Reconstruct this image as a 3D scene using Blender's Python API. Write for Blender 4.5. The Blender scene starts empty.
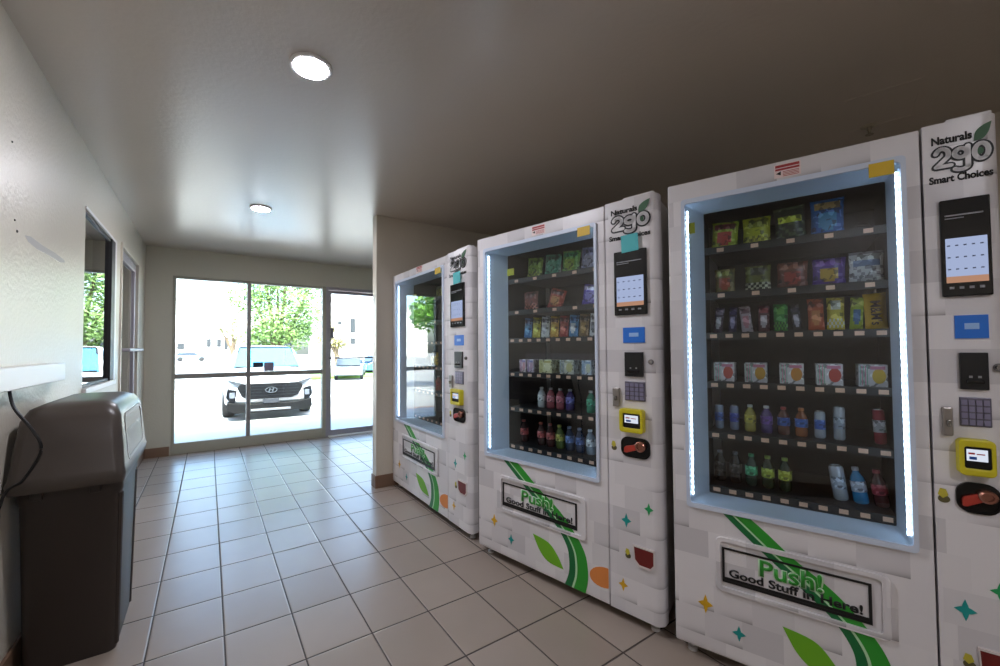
import bpy, bmesh, math, random
from mathutils import Matrix, Vector
random.seed(7)
D = bpy.data; SC = bpy.context.scene; COL = SC.collection
PI = math.pi

# ------------------------------------------------------------------ camera, sky, sun, exposure
cd = D.cameras.new('camera'); cam = D.objects.new('camera', cd); COL.objects.link(cam); SC.camera = cam
cd.sensor_width = 36.0; cd.lens = 406.86 / 1000 * 36
cd.shift_x = 0.03046; cd.shift_y = 0.0044; cd.clip_start = 0.03; cd.clip_end = 400
yaw, pit, rol = 0.57000, 0.02770, -0.00550
cy_, sy_, cp_, sp_ = math.cos(yaw), math.sin(yaw), math.cos(pit), math.sin(pit)
F = Vector((sy_*cp_, cy_*cp_, sp_)); R = Vector((cy_, -sy_, 0)); U = R.cross(F)
c_, s_ = math.cos(rol), math.sin(rol)
R2 = c_*R + s_*U; U2 = -s_*R + c_*U
mw = Matrix((R2, U2, -F)).transposed().to_4x4(); mw.translation = (0.1942, -3.2806, 1.1846)
cam.matrix_world = mw

world = D.worlds.new('sky'); SC.world = world; world.use_nodes = True
wn = world.node_tree; wn.nodes.clear()
wo = wn.nodes.new('ShaderNodeOutputWorld'); wb = wn.nodes.new('ShaderNodeBackground'); sk = wn.nodes.new('ShaderNodeTexSky')
sk.sky_type = 'NISHITA'; sk.sun_disc = False; sk.sun_elevation = math.radians(58); sk.sun_rotation = math.radians(180)
sk.air_density = 1.0; sk.dust_density = 4.0; sk.ozone_density = 1.0
wn.links.new(sk.outputs[0], wb.inputs[0]); wn.links.new(wb.outputs[0], wo.inputs[0]); wb.inputs[1].default_value = 0.55
sl = D.lights.new('sun', 'SUN'); sl.energy = 5.0; sl.angle = math.radians(1.0); sl.color = (1, .96, .9)
sun = D.objects.new('sun', sl); COL.objects.link(sun)
sun.rotation_euler = (math.radians(-32), 0, math.radians(-14))   # high, from behind the building
sun.rotation_euler = Vector((0.12, 0.52, -0.85)).to_track_quat('-Z', 'Y').to_euler()
vs = SC.view_settings; vs.view_transform = 'Standard'; vs.look = 'None'; vs.gamma = 1.0; vs.use_curve_mapping = False
vs.exposure = 1.9
LAMP = 112.0     # radiance of the ceiling lamps
LED = 3.2       # radiance of the machines' light strips
SC.cycles.use_denoising = True
SC.cycles.max_bounces = 10; SC.cycles.diffuse_bounces = 5; SC.cycles.transparent_max_bounces = 16
SC.cycles.sample_clamp_indirect = 6.0
SC.cycles.caustics_reflective = False; SC.cycles.caustics_refractive = False

# ------------------------------------------------------------------ materials
def lin(h):
    h = h.lstrip('#'); o = []
    for i in (0, 2, 4):
        v = int(h[i:i+2], 16) / 255
        o.append(v/12.92 if v <= .04045 else ((v+.055)/1.055)**2.4)
    return (*o, 1.0)
_m = {}
def new_mat(name):
    m = D.materials.new(name); m.use_nodes = True
    return m, m.node_tree, m.node_tree.nodes['Principled BSDF']
def mat(hexc, rough=.5, metal=0., spec=.5, emit=0., coat=0.):
    k = (hexc, rough, metal, spec, emit, coat)
    if k in _m: return _m[k]
    m, nt, b = new_mat('paint_' + hexc.strip('#'))
    b.inputs['Base Color'].default_value = lin(hexc); b.inputs['Roughness'].default_value = rough
    b.inputs['Metallic'].default_value = metal; b.inputs['Specular IOR Level'].default_value = spec
    b.inputs['Coat Weight'].default_value = coat
    if emit:
        b.inputs['Emission Color'].default_value = lin(hexc); b.inputs['Emission Strength'].default_value = emit
    _m[k] = m; return m
def nd(nt, t, **kw):
    n = nt.nodes.new(t)
    for k, v in kw.items(): setattr(n, k, v)
    return n
def mth(nt, op, a, b=None, c=None):
    n = nd(nt, 'ShaderNodeMath', operation=op)
    for i, v in enumerate((a, b, c)):
        if v is None: continue
        if isinstance(v, (int, float)): n.inputs[i].default_value = v
        else: nt.links.new(v, n.inputs[i])
    return n.outputs[0]
def mixc(nt, f, a, b):
    n = nd(nt, 'ShaderNodeMix', data_type='RGBA')
    for s, v in ((n.inputs[0], f), (n.inputs[6], a), (n.inputs[7], b)):
        if isinstance(v, (tuple, list, int, float)): s.default_value = v
        else: nt.links.new(v, s)
    return n.outputs[2]
def plaster(name, base, rough, bump, scale, var=.04, spec=.5, patchy=0.):
    m, nt, b = new_mat(name)
    tc = nd(nt, 'ShaderNodeTexCoord'); n1 = nd(nt, 'ShaderNodeTexNoise'); n1.inputs['Scale'].default_value = scale; n1.inputs['Detail'].default_value = 6
    n2 = nd(nt, 'ShaderNodeTexNoise'); n2.inputs['Scale'].default_value = 1.3; n2.inputs['Detail'].default_value = 3
    nt.links.new(tc.outputs['Object'], n1.inputs[0]); nt.links.new(tc.outputs['Object'], n2.inputs[0])
    c = lin(base); dk = tuple(v*(1-var*3) for v in c[:3]) + (1,)
    nt.links.new(mixc(nt, n2.outputs['Fac'], dk, c), b.inputs['Base Color'])
    bp = nd(nt, 'ShaderNodeBump'); bp.inputs['Strength'].default_value = bump; bp.inputs['Distance'].default_value = .01
    nt.links.new(n1.outputs['Fac'], bp.inputs['Height']); nt.links.new(bp.outputs[0], b.inputs['Normal'])
    b.inputs['Roughness'].default_value = rough; b.inputs['Specular IOR Level'].default_value = spec
    if patchy:
        nt.links.new(mth(nt, 'ADD', rough - patchy/2, mth(nt, 'MULTIPLY', n2.outputs['Fac'], patchy)), b.inputs['Roughness'])
    return m
def tile_mat():
    m, nt, b = new_mat('floor_tiles')
    tc = nd(nt, 'ShaderNodeTexCoord'); sp = nd(nt, 'ShaderNodeSeparateXYZ'); nt.links.new(tc.outputs['Object'], sp.inputs[0])
    TX, TY = .2605, .32
    def cell(o, T):
        q = mth(nt, 'DIVIDE', o, T); fr = mth(nt, 'FRACT', q); fl = mth(nt, 'FLOOR', q)
        d = mth(nt, 'MULTIPLY', mth(nt, 'MINIMUM', fr, mth(nt, 'SUBTRACT', 1.0, fr)), T)
        return fl, d
    fx, dx = cell(sp.outputs[0], TX); fy, dy = cell(sp.outputs[1], TY)
    gx = mth(nt, 'LESS_THAN', dx, .0028); gy = mth(nt, 'LESS_THAN', dy, .0036); g = mth(nt, 'MAXIMUM', gx, gy)
    cb = nd(nt, 'ShaderNodeCombineXYZ'); nt.links.new(fx, cb.inputs[0]); nt.links.new(fy, cb.inputs[1])
    wn_ = nd(nt, 'ShaderNodeTexWhiteNoise'); nt.links.new(cb.outputs[0], wn_.inputs[0])
    ns = nd(nt, 'ShaderNodeTexNoise'); ns.inputs['Scale'].default_value = 5; ns.inputs['Detail'].default_value = 8; nt.links.new(tc.outputs['Object'], ns.inputs[0])
    t = mixc(nt, wn_.outputs['Value'], lin('#9a8c80'), lin('#a5978b'))
    t = mixc(nt, mth(nt, 'MULTIPLY', ns.outputs['Fac'], .35), t, lin('#7d6f63'))
    nt.links.new(mixc(nt, g, t, lin('#3d332c')), b.inputs['Base Color'])
    nt.links.new(mth(nt, 'ADD', mth(nt, 'MULTIPLY', g, .4), mth(nt, 'ADD', .29, 0.0)), b.inputs['Roughness'])
    b.inputs['Specular IOR Level'].default_value = .55
    sm = mth(nt, 'MINIMUM', mth(nt, 'MINIMUM', dx, dy), .007)
    bp = nd(nt, 'ShaderNodeBump'); bp.inputs['Strength'].default_value = .6; bp.inputs['Distance'].default_value = .6
    nt.links.new(mth(nt, 'ADD', sm, mth(nt, 'MULTIPLY', ns.outputs['Fac'], .0012)), bp.inputs['Height']); nt.links.new(bp.outputs[0], b.inputs['Normal'])
    return m
def wrap_mat(name='printed_wrap'):
    # the white vinyl wrap: printed pale grey rectangles, some with a soft printed edge under them
    m, nt, b = new_mat(name)
    tc = nd(nt, 'ShaderNodeTexCoord'); sp = nd(nt, 'ShaderNodeSeparateXYZ'); nt.links.new(tc.outputs['Object'], sp.inputs[0])
    W, H = .118, .098
    v = mth(nt, 'DIVIDE', sp.outputs[2], H); row = mth(nt, 'FLOOR', v); fv = mth(nt, 'FRACT', v)
    off = nd(nt, 'ShaderNodeTexWhiteNoise', noise_dimensions='1D'); nt.links.new(row, off.inputs['W'])
    u = mth(nt, 'ADD', mth(nt, 'DIVIDE', sp.outputs[0], W), off.outputs['Value']); cu = mth(nt, 'FLOOR', u); fu = mth(nt, 'FRACT', u)
    cb = nd(nt, 'ShaderNodeCombineXYZ'); nt.links.new(cu, cb.inputs[0]); nt.links.new(row, cb.inputs[1])
    w = nd(nt, 'ShaderNodeTexWhiteNoise'); nt.links.new(cb.outputs[0], w.inputs[0])
    base = mixc(nt, mth(nt, 'POWER', w.outputs['Value'], 1.6), lin('#e6e3e4'), lin('#cdcacc'))
    cb2 = nd(nt, 'ShaderNodeCombineXYZ'); nt.links.new(cu, cb2.inputs[0]); nt.links.new(row, cb2.inputs[1]); cb2.inputs[2].default_value = 5.5
    w2 = nd(nt, 'ShaderNodeTexWhiteNoise'); nt.links.new(cb2.outputs[0], w2.inputs[0])
    edge = mth(nt, 'MULTIPLY', mth(nt, 'POWER', mth(nt, 'SUBTRACT', 1.0, fv), 9.0), mth(nt, 'MULTIPLY', mth(nt, 'GREATER_THAN', w2.outputs['Value'], .62), mth(nt, 'MULTIPLY', fu, .75)))
    nt.links.new(mixc(nt, edge, base, lin('#5f5a5b')), b.inputs['Base Color'])
    b.inputs['Roughness'].default_value = .3; b.inputs['Specular IOR Level'].default_value = .45
    return m
def glass_mat(name, tint='#eef6f6', gain=1.7, haze=0.):
    m = D.materials.new(name); m.use_nodes = True; nt = m.node_tree; nt.nodes.clear()
    o = nd(nt, 'ShaderNodeOutputMaterial'); tr = nd(nt, 'ShaderNodeBsdfTransparent'); gl = nd(nt, 'ShaderNodeBsdfGlossy'); fr = nd(nt, 'ShaderNodeFresnel'); mx = nd(nt, 'ShaderNodeMixShader')
    ge = nd(nt, 'ShaderNodeNewGeometry'); fr.inputs[0].default_value = 1.5
    tr.inputs[0].default_value = lin(tint); gl.inputs['Roughness'].default_value = 0.0
    f = mth(nt, 'MULTIPLY', fr.outputs[0], gain); f = mth(nt, 'MINIMUM', f, 1.0); f = mth(nt, 'MULTIPLY', f, mth(nt, 'SUBTRACT', 1.0, ge.outputs['Backfacing']))
    nt.links.new(f, mx.inputs[0]); nt.links.new(tr.outputs[0], mx.inputs[1]); nt.links.new(gl.outputs[0], mx.inputs[2]); nt.links.new(mx.outputs[0], o.inputs[0])
    return m
def emis(name, col, st):
    m = D.materials.new(name); m.use_nodes = True; nt = m.node_tree; nt.nodes.clear()
    o = nd(nt, 'ShaderNodeOutputMaterial'); e = nd(nt, 'ShaderNodeEmission'); e.inputs[0].default_value = lin(col); e.inputs[1].default_value = st
    nt.links.new(e.outputs[0], o.inputs[0]); return m
def led_mat():
    m = D.materials.new('led_tape'); m.use_nodes = True; nt = m.node_tree; nt.nodes.clear()
    o = nd(nt, 'ShaderNodeOutputMaterial'); e = nd(nt, 'ShaderNodeEmission'); tc = nd(nt, 'ShaderNodeTexCoord'); sp = nd(nt, 'ShaderNodeSeparateXYZ')
    nt.links.new(tc.outputs['Object'], sp.inputs[0])
    dot = mth(nt, 'LESS_THAN', mth(nt, 'FRACT', mth(nt, 'DIVIDE', sp.outputs[2], .022)), .5)
    e.inputs[0].default_value = lin('#cfe4ff'); nt.links.new(mth(nt, 'ADD', LED*.6, mth(nt, 'MULTIPLY', dot, LED*1.6)), e.inputs[1])
    nt.links.new(e.outputs[0], o.inputs[0]); return m

M_wall = plaster('wall_paint', '#cdc5b6', .34, .25, 60, .02, .6, .1)
M_front = plaster('front_wall_paint', '#c6c2b4', .5, .2, 60, .02)
M_ceil = plaster('ceiling_paint', '#cdc2b5', .28, .12, 40, .03, .9)
M_tile = tile_mat(); M_wrap = wrap_mat()
M_alu = mat('#a9a5ad', .4, .6); M_rail = mat('#a8a596', .5); M_dark = mat('#2b2a2c', .5); M_base = mat('#7d6350', .45)
M_glass = glass_mat('storefront_glass'); M_mglass = glass_mat('machine_glass', '#eef4f4', 2.4)
M_reveal = mat('#ccd6e6', .4); M_inside = mat('#18191c', .55); M_shelf = mat('#0f0f11', .5)
M_black = mat('#0c0c0e', .4); M_bgloss = mat('#0a0a0c', .12); M_white = mat('#e4e2e2', .35)

# ------------------------------------------------------------------ mesh helpers
def link(name, bm, m, parent=None, smooth=False, bevel=0., bseg=2):
    me = D.meshes.new(name); bmesh.ops.recalc_face_normals(bm, faces=bm.faces[:]) if len(bm.faces) else None
    bm.to_mesh(me); bm.free()
    for q in (m if isinstance(m, (list, tuple)) else [m]): me.materials.append(q)
    o = D.objects.new(name, me); COL.objects.link(o)
    if parent: o.parent = parent
    if smooth:
        for p in me.polygons: p.use_smooth = True
        try: me.set_sharp_from_angle(angle=math.radians(38))
        except Exception: pass
    if bevel:
        b = o.modifiers.new('bevel', 'BEVEL'); b.width = bevel; b.segments = bseg; b.limit_method = 'ANGLE'
    return o
def tag(o, label=None, cat=None, group=None, kind=None):
    if label: o['label'] = label
    if cat: o['category'] = cat
    if group: o['group'] = group
    if kind: o['kind'] = kind
    return o
def empty(name, loc, rz=0.):
    o = D.objects.new(name, None); COL.objects.link(o); o.location = loc; o.rotation_euler = (0, 0, rz); o.empty_display_size = .1
    return o
def box(bm, x0, x1, y0, y1, z0, z1, mi=0):
    vs_ = [bm.verts.new((x, y, z)) for x in (x0, x1) for y in (y0, y1) for z in (z0, z1)]
    for f in ((0, 1, 3, 2), (4, 6, 7, 5), (0, 4, 5, 1), (2, 3, 7, 6), (0, 2, 6, 4), (1, 5, 7, 3)):
        bm.faces.new([vs_[i] for i in f]).material_index = mi
    return vs_
def B(*bx):
    bm = bmesh.new()
    for b in bx: box(bm, *b)
    return bm
def prism(bm, pts, d0, d1, axis='y', mi=0):
    def P(a, b, d): return (a, d, b) if axis == 'y' else ((a, b, d) if axis == 'z' else (d, a, b))
    A = [bm.verts.new(P(a, b, d0)) for a, b in pts]; Z = [bm.verts.new(P(a, b, d1)) for a, b in pts]
    bm.faces.new(A).material_index = mi; bm.faces.new(Z[::-1]).material_index = mi
    n = len(pts)
    for i in range(n): bm.faces.new((A[i], A[(i+1) % n], Z[(i+1) % n], Z[i])).material_index = mi
def rrect(x0, x1, z0, z1, r, n=5):
    o = []
    for cx, cz, a0 in ((x1-r, z1-r, 0), (x0+r, z1-r, 90), (x0+r, z0+r, 180), (x1-r, z0+r, 270)):
        for i in range(n+1):
            a = math.radians(a0 + 90*i/n); o.append((cx+r*math.cos(a), cz+r*math.sin(a)))
    return o
def ring(bm, outer, inner, d0, d1, mi=0):
    # frame between two loops with the same number of points, in the x-z plane
    n = len(outer)
    v = [[bm.verts.new((a, d, b)) for a, b in L] for d in (d0, d1) for L in (outer, inner)]
    for i in range(n):
        j = (i+1) % n
        for q in ((v[0][i], v[0][j], v[1][j], v[1][i]), (v[2][i], v[3][i], v[3][j], v[2][j]), (v[0][i], v[2][i], v[2][j], v[0][j]), (v[1][i], v[1][j], v[3][j], v[3][i])):
            bm.faces.new(q).material_index = mi
def rect(x0, x1, z0, z1): return [(x0, z0), (x1, z0), (x1, z1), (x0, z1)]
def lathe(bm, prof, seg=16, c=(0, 0, 0), mi=0, axis='z', ax_dir=1):
    rings = []
    for r, h in prof:
        L = []
        for i in range(seg):
            a = 2*PI*i/seg; p = (r*math.cos(a), r*math.sin(a))
            if axis == 'z': q = (c[0]+p[0], c[1]+p[1], c[2]+h)
            elif axis == 'y': q = (c[0]+p[0], c[1]+h, c[2]+p[1])
            else: q = (c[0]+h, c[1]+p[0], c[2]+p[1])
            L.append(bm.verts.new(q))
        rings.append(L)
    for a, b in zip(rings, rings[1:]):
        for i in range(seg): bm.faces.new((a[i], a[(i+1) % seg], b[(i+1) % seg], b[i])).material_index = mi
    bm.faces.new(rings[0]).material_index = mi; bm.faces.new(rings[-1]).material_index = mi
def tube(bm, pts, r, seg=8, mi=0):
    pts = [Vector(p) for p in pts]; rings = []
    for i, p in enumerate(pts):
        t = (pts[min(i+1, len(pts)-1)] - pts[max(i-1, 0)]).normalized()
        a = t.cross(Vector((0, 0, 1)));  a = a if a.length > .1 else t.cross(Vector((1, 0, 0))); a.normalize(); b = t.cross(a)
        rr = r[i] if isinstance(r, (list, tuple)) else r
        rings.append([bm.verts.new(p + a*rr*math.cos(2*PI*k/seg) + b*rr*math.sin(2*PI*k/seg)) for k in range(seg)])
    for A, Z in zip(rings, rings[1:]):
        for k in range(seg): bm.faces.new((A[k], A[(k+1) % seg], Z[(k+1) % seg], Z[k])).material_index = mi
    bm.faces.new(rings[0]).material_index = mi; bm.faces.new(rings[-1]).material_index = mi
def bez(P, n=14):
    # smooth curve through points
    out = []
    for i in range(len(P)-1):
        p0, p1, p2, p3 = P[max(i-1, 0)], P[i], P[i+1], P[min(i+2, len(P)-1)]
        for k in range(n):
            t = k/n
            out.append(tuple(.5*((2*b)+(-a+c)*t+(2*a-5*b+4*c-d)*t*t+(-a+3*b-3*c+d)*t**3) for a, b, c, d in zip(p0, p1, p2, p3)))
    return out + [tuple(P[-1])]
def text_bm(s, x0, x1, z0, z1, y, off=0., depth=.0006, bold=0., mi=0, shear=0.):
    cu = D.curves.new('t', 'FONT'); cu.body = s; cu.size = 1; cu.offset = bold; cu.extrude = 0; cu.resolution_u = 3; cu.shear = shear
    ob = D.objects.new('t', cu); COL.objects.link(ob)
    dg = bpy.context.evaluated_depsgraph_get(); me = D.meshes.new_from_object(ob.evaluated_get(dg))
    D.objects.remove(ob); D.curves.remove(cu)
    bm = bmesh.new(); bm.from_mesh(me); D.meshes.remove(me)
    # extents from the unoffset glyphs are close enough
    xs = [v.co.x for v in bm.verts]; ys = [v.co.y for v in bm.verts]; a0, a1, b0, b1 = min(xs), max(xs), min(ys), max(ys)
    for v in bm.verts:
        v.co = Vector((x0+(v.co.x-a0)/(a1-a0)*(x1-x0), y, z0+(v.co.y-b0)/(b1-b0)*(z1-z0)))
    for f in bm.faces: f.material_index = mi
    if depth:
        r = bmesh.ops.extrude_face_region(bm, geom=bm.faces[:])
        for e in r['geom']:
            if isinstance(e, bmesh.types.BMVert): e.co.y -= depth
    return bm
def join(bm, other):
    me = D.meshes.new('j'); other.to_mesh(me); other.free(); bm.from_mesh(me); D.meshes.remove(me)
def copy_tree(o, parent=None):
    c = o.copy(); COL.objects.link(c); c.parent = parent
    for ch in list(o.children): copy_tree(ch, c)
    return c

# ------------------------------------------------------------------ the room
def structure(name, bm, m, **kw):
    return tag(link(name, bm, m, **kw), kind='structure')
XL, YF, HC, XR, YB = -.404, 2.422, 2.351, 3.5, -5.2
structure('floor', B((XL-2.2, XR+.15, YB-.1, YF+.12, -.12, 0)), M_tile)
structure('ceiling', B((XL-2.2, XR+.15, YB-.1, YF+.12, HC, HC+.2)), M_ceil)
# left wall with a window and a door opening
WY0, WY1, WZ0, WZ1 = -.17, .68, .97, 1.99
DY0, DY1, DZ1 = .93, 1.86, 2.05
structure('wall_left', B((XL-.12, XL, YB, WY0, 0, HC), (XL-.12, XL, WY0, WY1, 0, WZ0), (XL-.12, XL, WY0, WY1, WZ1, HC),
    (XL-.12, XL, WY1, DY0, 0, HC), (XL-.12, XL, DY0, DY1, DZ1, HC), (XL-.12, XL, DY1, YF, 0, HC)), M_wall)
structure('wall_front', B((XL-2.2, -.158, YF, YF+.12, 0, HC), (-.158, 2.46, YF, YF+.12, 2.04, HC), (2.46, XR, YF, YF+.12, 0, HC)), M_front)
structure('wall_right', B((XR, XR+.15, YB, YF+.12, 0, HC)), M_wall)
structure('wall_back', B((XL-2.2, XR+.15, YB-.1, YB, 0, HC)), M_wall)
structure('wall_partition', B((1.408, XR, .10, .195, 0, HC)), M_wall, bevel=.004)
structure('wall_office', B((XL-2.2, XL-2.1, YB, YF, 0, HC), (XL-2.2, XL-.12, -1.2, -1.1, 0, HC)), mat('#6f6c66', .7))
structure('baseboard_front', B((XL+.012, -.17, YF-.012, YF, 0, .105)), M_base, bevel=.003)
structure('baseboard_left', B((XL, XL+.012, YB, DY0-.06, 0, .105), (XL, XL+.012, DY1+.06, YF, 0, .105)), M_base, bevel=.003)
structure('baseboard_partition', B((1.396, XR, .088, .10, 0, .105), (1.396, 1.408, .10, .195, 0, .105)), M_base, bevel=.003)
structure('baseboard_right', B((XR-.012, XR, YB, .088, 0, .105)), M_base)

# the storefront: two fixed panes over a low curb rail, and the glass door beside them
sf = empty('window_1', (0, YF, 0)); tag(sf, kind='structure')
fr = B((-.158, 1.49, .02, .09, 0, .125), (-.158, -.128, .02, .09, .125, 2.04), (-.128, 1.49, .02, .09, 2.012, 2.04))
link('window_frame', fr, M_rail, sf, bevel=.003)
link('mullion', B((.590, .634, .012, .09, .125, 2.012)), mat('#8d8a88', .45, .3), sf, bevel=.003)
link('crossbar', B((-.128, .590, .02, .08, .856, .912), (.634, 1.49, .02, .08, .856, .912)), mat('#8f8c86', .45, .3), sf, bevel=.003)
link('post', B((1.49, 1.535, .0, .1, 0, 2.04)), M_rail, sf, bevel=.003)
for x0, x1 in ((-.128, .590), (.634, 1.49)):
    link('pane', B((x0, x1, .048, .054, .125, .856), (x0, x1, .048, .054, .912, 2.012)), M_glass, sf)
d1 = empty('door_1', (1.535, YF, 0)); tag(d1, kind='structure')
link('door_frame', B((0, .03, .0, .1, 0, 2.04), (.895, .925, .0, .1, 0, 2.04), (.03, .895, .0, .1, 2.0, 2.04)), M_alu, d1, bevel=.003)
link('door_leaf', B((.034, .075, .03, .075, .012, 1.995), (.85, .891, .03, .075, .012, 1.995), (.075, .85, .03, .075, .012, .085), (.075, .85, .03, .075, 1.955, 1.995)), M_alu, d1, bevel=.003)
link('door_pane', B((.075, .85, .05, .056, .085, 1.955)), M_glass, d1)
bm = bmesh.new(); tube(bm, [(.06, .03, 1.066), (.06, .0, 1.066), (.86, .0, 1.066), (.86, .03, 1.066)], .011)
link('push_bar', bm, mat('#6b6970', .3, .8), d1, smooth=True)
link('door_lock', B((.062, .105, .012, .034, 1.34, 1.48)), mat('#8d8a90', .35, .7), d1, bevel=.004)
link('threshold', B((.03, .895, -.045, .06, 0, .014)), mat('#e6e4e0', .4), d1, bevel=.003)
for x, w, z0, z1, lb in ((.662, .115, .965, 1.03, 'dark blue sticker on the glass'), (.785, .115, .915, 1.028, 'pale notice stuck on the glass')):
    o = link('window_sticker', B((x, x+w, YF+.0455, YF+.0475, z0, z1)), mat('#2a3046' if w < .116 and x < .7 else '#8a7f92', .5))
    tag(o, ('small dark blue sticker' if x < .7 else 'small purplish grey sticker') + ' on the storefront glass beside the mullion, above the crossbar', 'sticker')
# left wall: fixed window and glazed door into a dark office
w2 = empty('window_2', (XL, 0, 0)); tag(w2, kind='structure')
link('window_frame', B((-.1, -.004, WY0, WY0+.02, WZ0, WZ1), (-.1, .006, WY1-.12, WY1, WZ0, WZ1), (-.1, -.004, WY0+.02, WY1-.12, WZ0, WZ0+.02), (-.1, -.004, WY0+.02, WY1-.12, WZ1-.02, WZ1)), M_dark, w2, bevel=.002)
link('pane', B((-.02, -.014, WY0+.02, WY1-.12, WZ0+.02, WZ1-.02)), glass_mat('office_glass', '#dfe6e4', 1.9), w2)
link('window_sill', B((0, .02, WY0-.01, WY1+.02, WZ0-.03, WZ0), (0, .008, WY1, WY1+.05, WZ0, WZ1+.02), (0, .008, WY0-.01, WY1+.05, WZ1, WZ1+.02)), M_white, w2, bevel=.003)
d2 = empty('door_2', (XL, 0, 0)); tag(d2, kind='structure')
link('door_frame', B((-.1, .012, DY0-.005, DY0+.03, 0, DZ1), (-.1, .012, DY1-.03, DY1+.005, 0, DZ1), (-.1, .012, DY0+.03, DY1-.03, DZ1-.03, DZ1+.005)), mat('#cfc7b8', .45), d2, bevel=.003)
link('door_leaf', B((-.045, -.01, DY0+.034, DY0+.1, .01, DZ1-.034), (-.045, -.01, DY1-.1, DY1-.034, .01, DZ1-.034), (-.045, -.01, DY0+.1, DY1-.1, .01, .2), (-.045, -.01, DY0+.1, DY1-.1, DZ1-.11, DZ1-.034)), M_alu, d2, bevel=.003)
link('door_pane', B((-.03, -.024, DY0+.1, DY1-.1, .2, DZ1-.11)), D.materials['office_glass'], d2)
bm = bmesh.new(); tube(bm, [(-.01, DY0+.06, 1.19), (.05, DY0+.06, 1.19), (.05, DY1-.06, 1.19), (-.01, DY1-.06, 1.19)], .014)
link('push_bar', bm, M_alu, d2, smooth=True)
link('hinge', B((-.012, .012, DY0+.012, DY0+.034, 1.28, 1.38), (-.012, .012, DY0+.012, DY0+.034, .3, .4), (-.012, .012, DY0+.012, DY0+.034, 1.8, 1.9)), M_dark, d2)

# white ledge on the left wall, its cable, and a scuffed dark mark and nail holes above it
tag(link('wall_ledge', B((XL, XL+.045, -2.9, -.70, 1.052, 1.13)), mat('#f1efec', .35), bevel=.004), 'long white ledge fixed to the left wall above the trash can', 'ledge')
bm = bmesh.new(); tube(bm, bez([(XL+.025, -1.255, 1.052), (-.36, -1.275, .99), (-.31, -1.29, .91), (-.29, -1.29, .84), (-.33, -1.29, .75), (-.385, -1.285, .67), (-.396, -1.285, .3), (-.396, -1.285, .12)], 8), .005)
tag(link('cable', bm, M_black, smooth=True), 'thin black cable hanging down the wall from under the white ledge', 'cable')
bm = bmesh.new(); prism(bm, [(-1.06, 1.628), (-1.0, 1.638), (-.86, 1.632), (-.70, 1.634), (-.56, 1.628), (-.54, 1.618), (-.62, 1.604), (-.78, 1.606), (-.93, 1.603), (-1.02, 1.612)], XL, XL+.0006, 'x')
tag(link('wall_scuff', bm, mat('#aaa6a4', .5)), 'grey slanting scuff mark rubbed on the left wall paint', 'scuff mark')

for y_, z_, r_ in ((-1.135, 1.625, .006), (-1.16, 1.66, .004), (-1.20, 1.93, .004)):
    bm = bmesh.new(); lathe(bm, [(r_, 0), (r_*.7, .003)], 8, (XL, y_, z_), axis='x')
    tag(link('nail_hole', bm, mat('#3a3733', .7)), {1.625: 'largest dark nail hole in the left wall, beside the grey scuff', 1.66: 'small nail hole just above the largest one on the left wall', 1.93: 'lone small nail hole high on the left wall'}[z_], 'nail hole', 'nail holes in the left wall')
# ceiling lamps: a row of round downlights along the corridor
M_lamp = emis('lamp_diffuser', '#f3f3ff', LAMP)
lamps = []
for i, (x, y, lb) in enumerate(((.537, -1.548, 'round white recessed ceiling light, the nearer and larger of the two'), (.544, .435, 'round white recessed ceiling light, the farther one toward the glass front'), (.54, -4.35, 'round white recessed ceiling light overhead behind the viewpoint'))):
    L = empty('ceiling_light', (x, y, HC)); tag(L, lb, 'ceiling light', 'ceiling lights along the corridor')
    bm = bmesh.new(); lathe(bm, [(.083, 0), (.083, -.006), (.077, -.011), (.068, -.011), (.066, -.006), (.066, 0)], 32); link('trim_ring', bm, M_white, L, smooth=True)
    bm = bmesh.new(); lathe(bm, [(.066, -.004), (.066, -.011), (.045, -.0145), (.01, -.0155)], 32); link('diffuser', bm, M_lamp, L)
sp = empty('sprinkler_head', (3.12, -2.64, HC)); sp.scale = (.8, .8, .8); tag(sp, 'small metal sprinkler head on the ceiling above the nearest machine', 'sprinkler')
bm = bmesh.new(); lathe(bm, [(.045, 0), (.045, -.004), (.03, -.01)], 20); link('escutcheon', bm, mat('#b0a796', .4, .0), sp, smooth=True)
bm = bmesh.new(); lathe(bm, [(.012, -.008), (.012, -.03), (.008, -.034), (.008, -.05)], 12); tube(bm, [(.014, 0, -.03), (.016, 0, -.045), (0, 0, -.06)], .003, 6); tube(bm, [(-.014, 0, -.03), (-.016, 0, -.045), (0, 0, -.06)], .003, 6)
link('nozzle', bm, mat('#9c927e', .4, .3), sp, smooth=True)
bm = bmesh.new(); lathe(bm, [(.02, -.058), (.022, -.062)], 12); link('deflector', bm, mat('#9c927e', .4, .3), sp)
bm = bmesh.new(); ring(bm, rrect(-.2, .2, -.13, .13, .01, 2), rrect(-.188, .188, -.118, .118, .008, 2), -.003, 0)
bmesh.ops.rotate(bm, matrix=Matrix.Rotation(PI/2, 3, 'X'), verts=bm.verts); box(bm, -.188, .188, -.118, .118, -.0015, .0)
bmesh.ops.rotate(bm, matrix=Matrix.Rotation(.25, 3, 'Z'), verts=bm.verts); bmesh.ops.translate(bm, vec=(2.95, -2.72, HC-.0005), verts=bm.verts)
structure('trim_1', bm, M_ceil)

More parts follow.
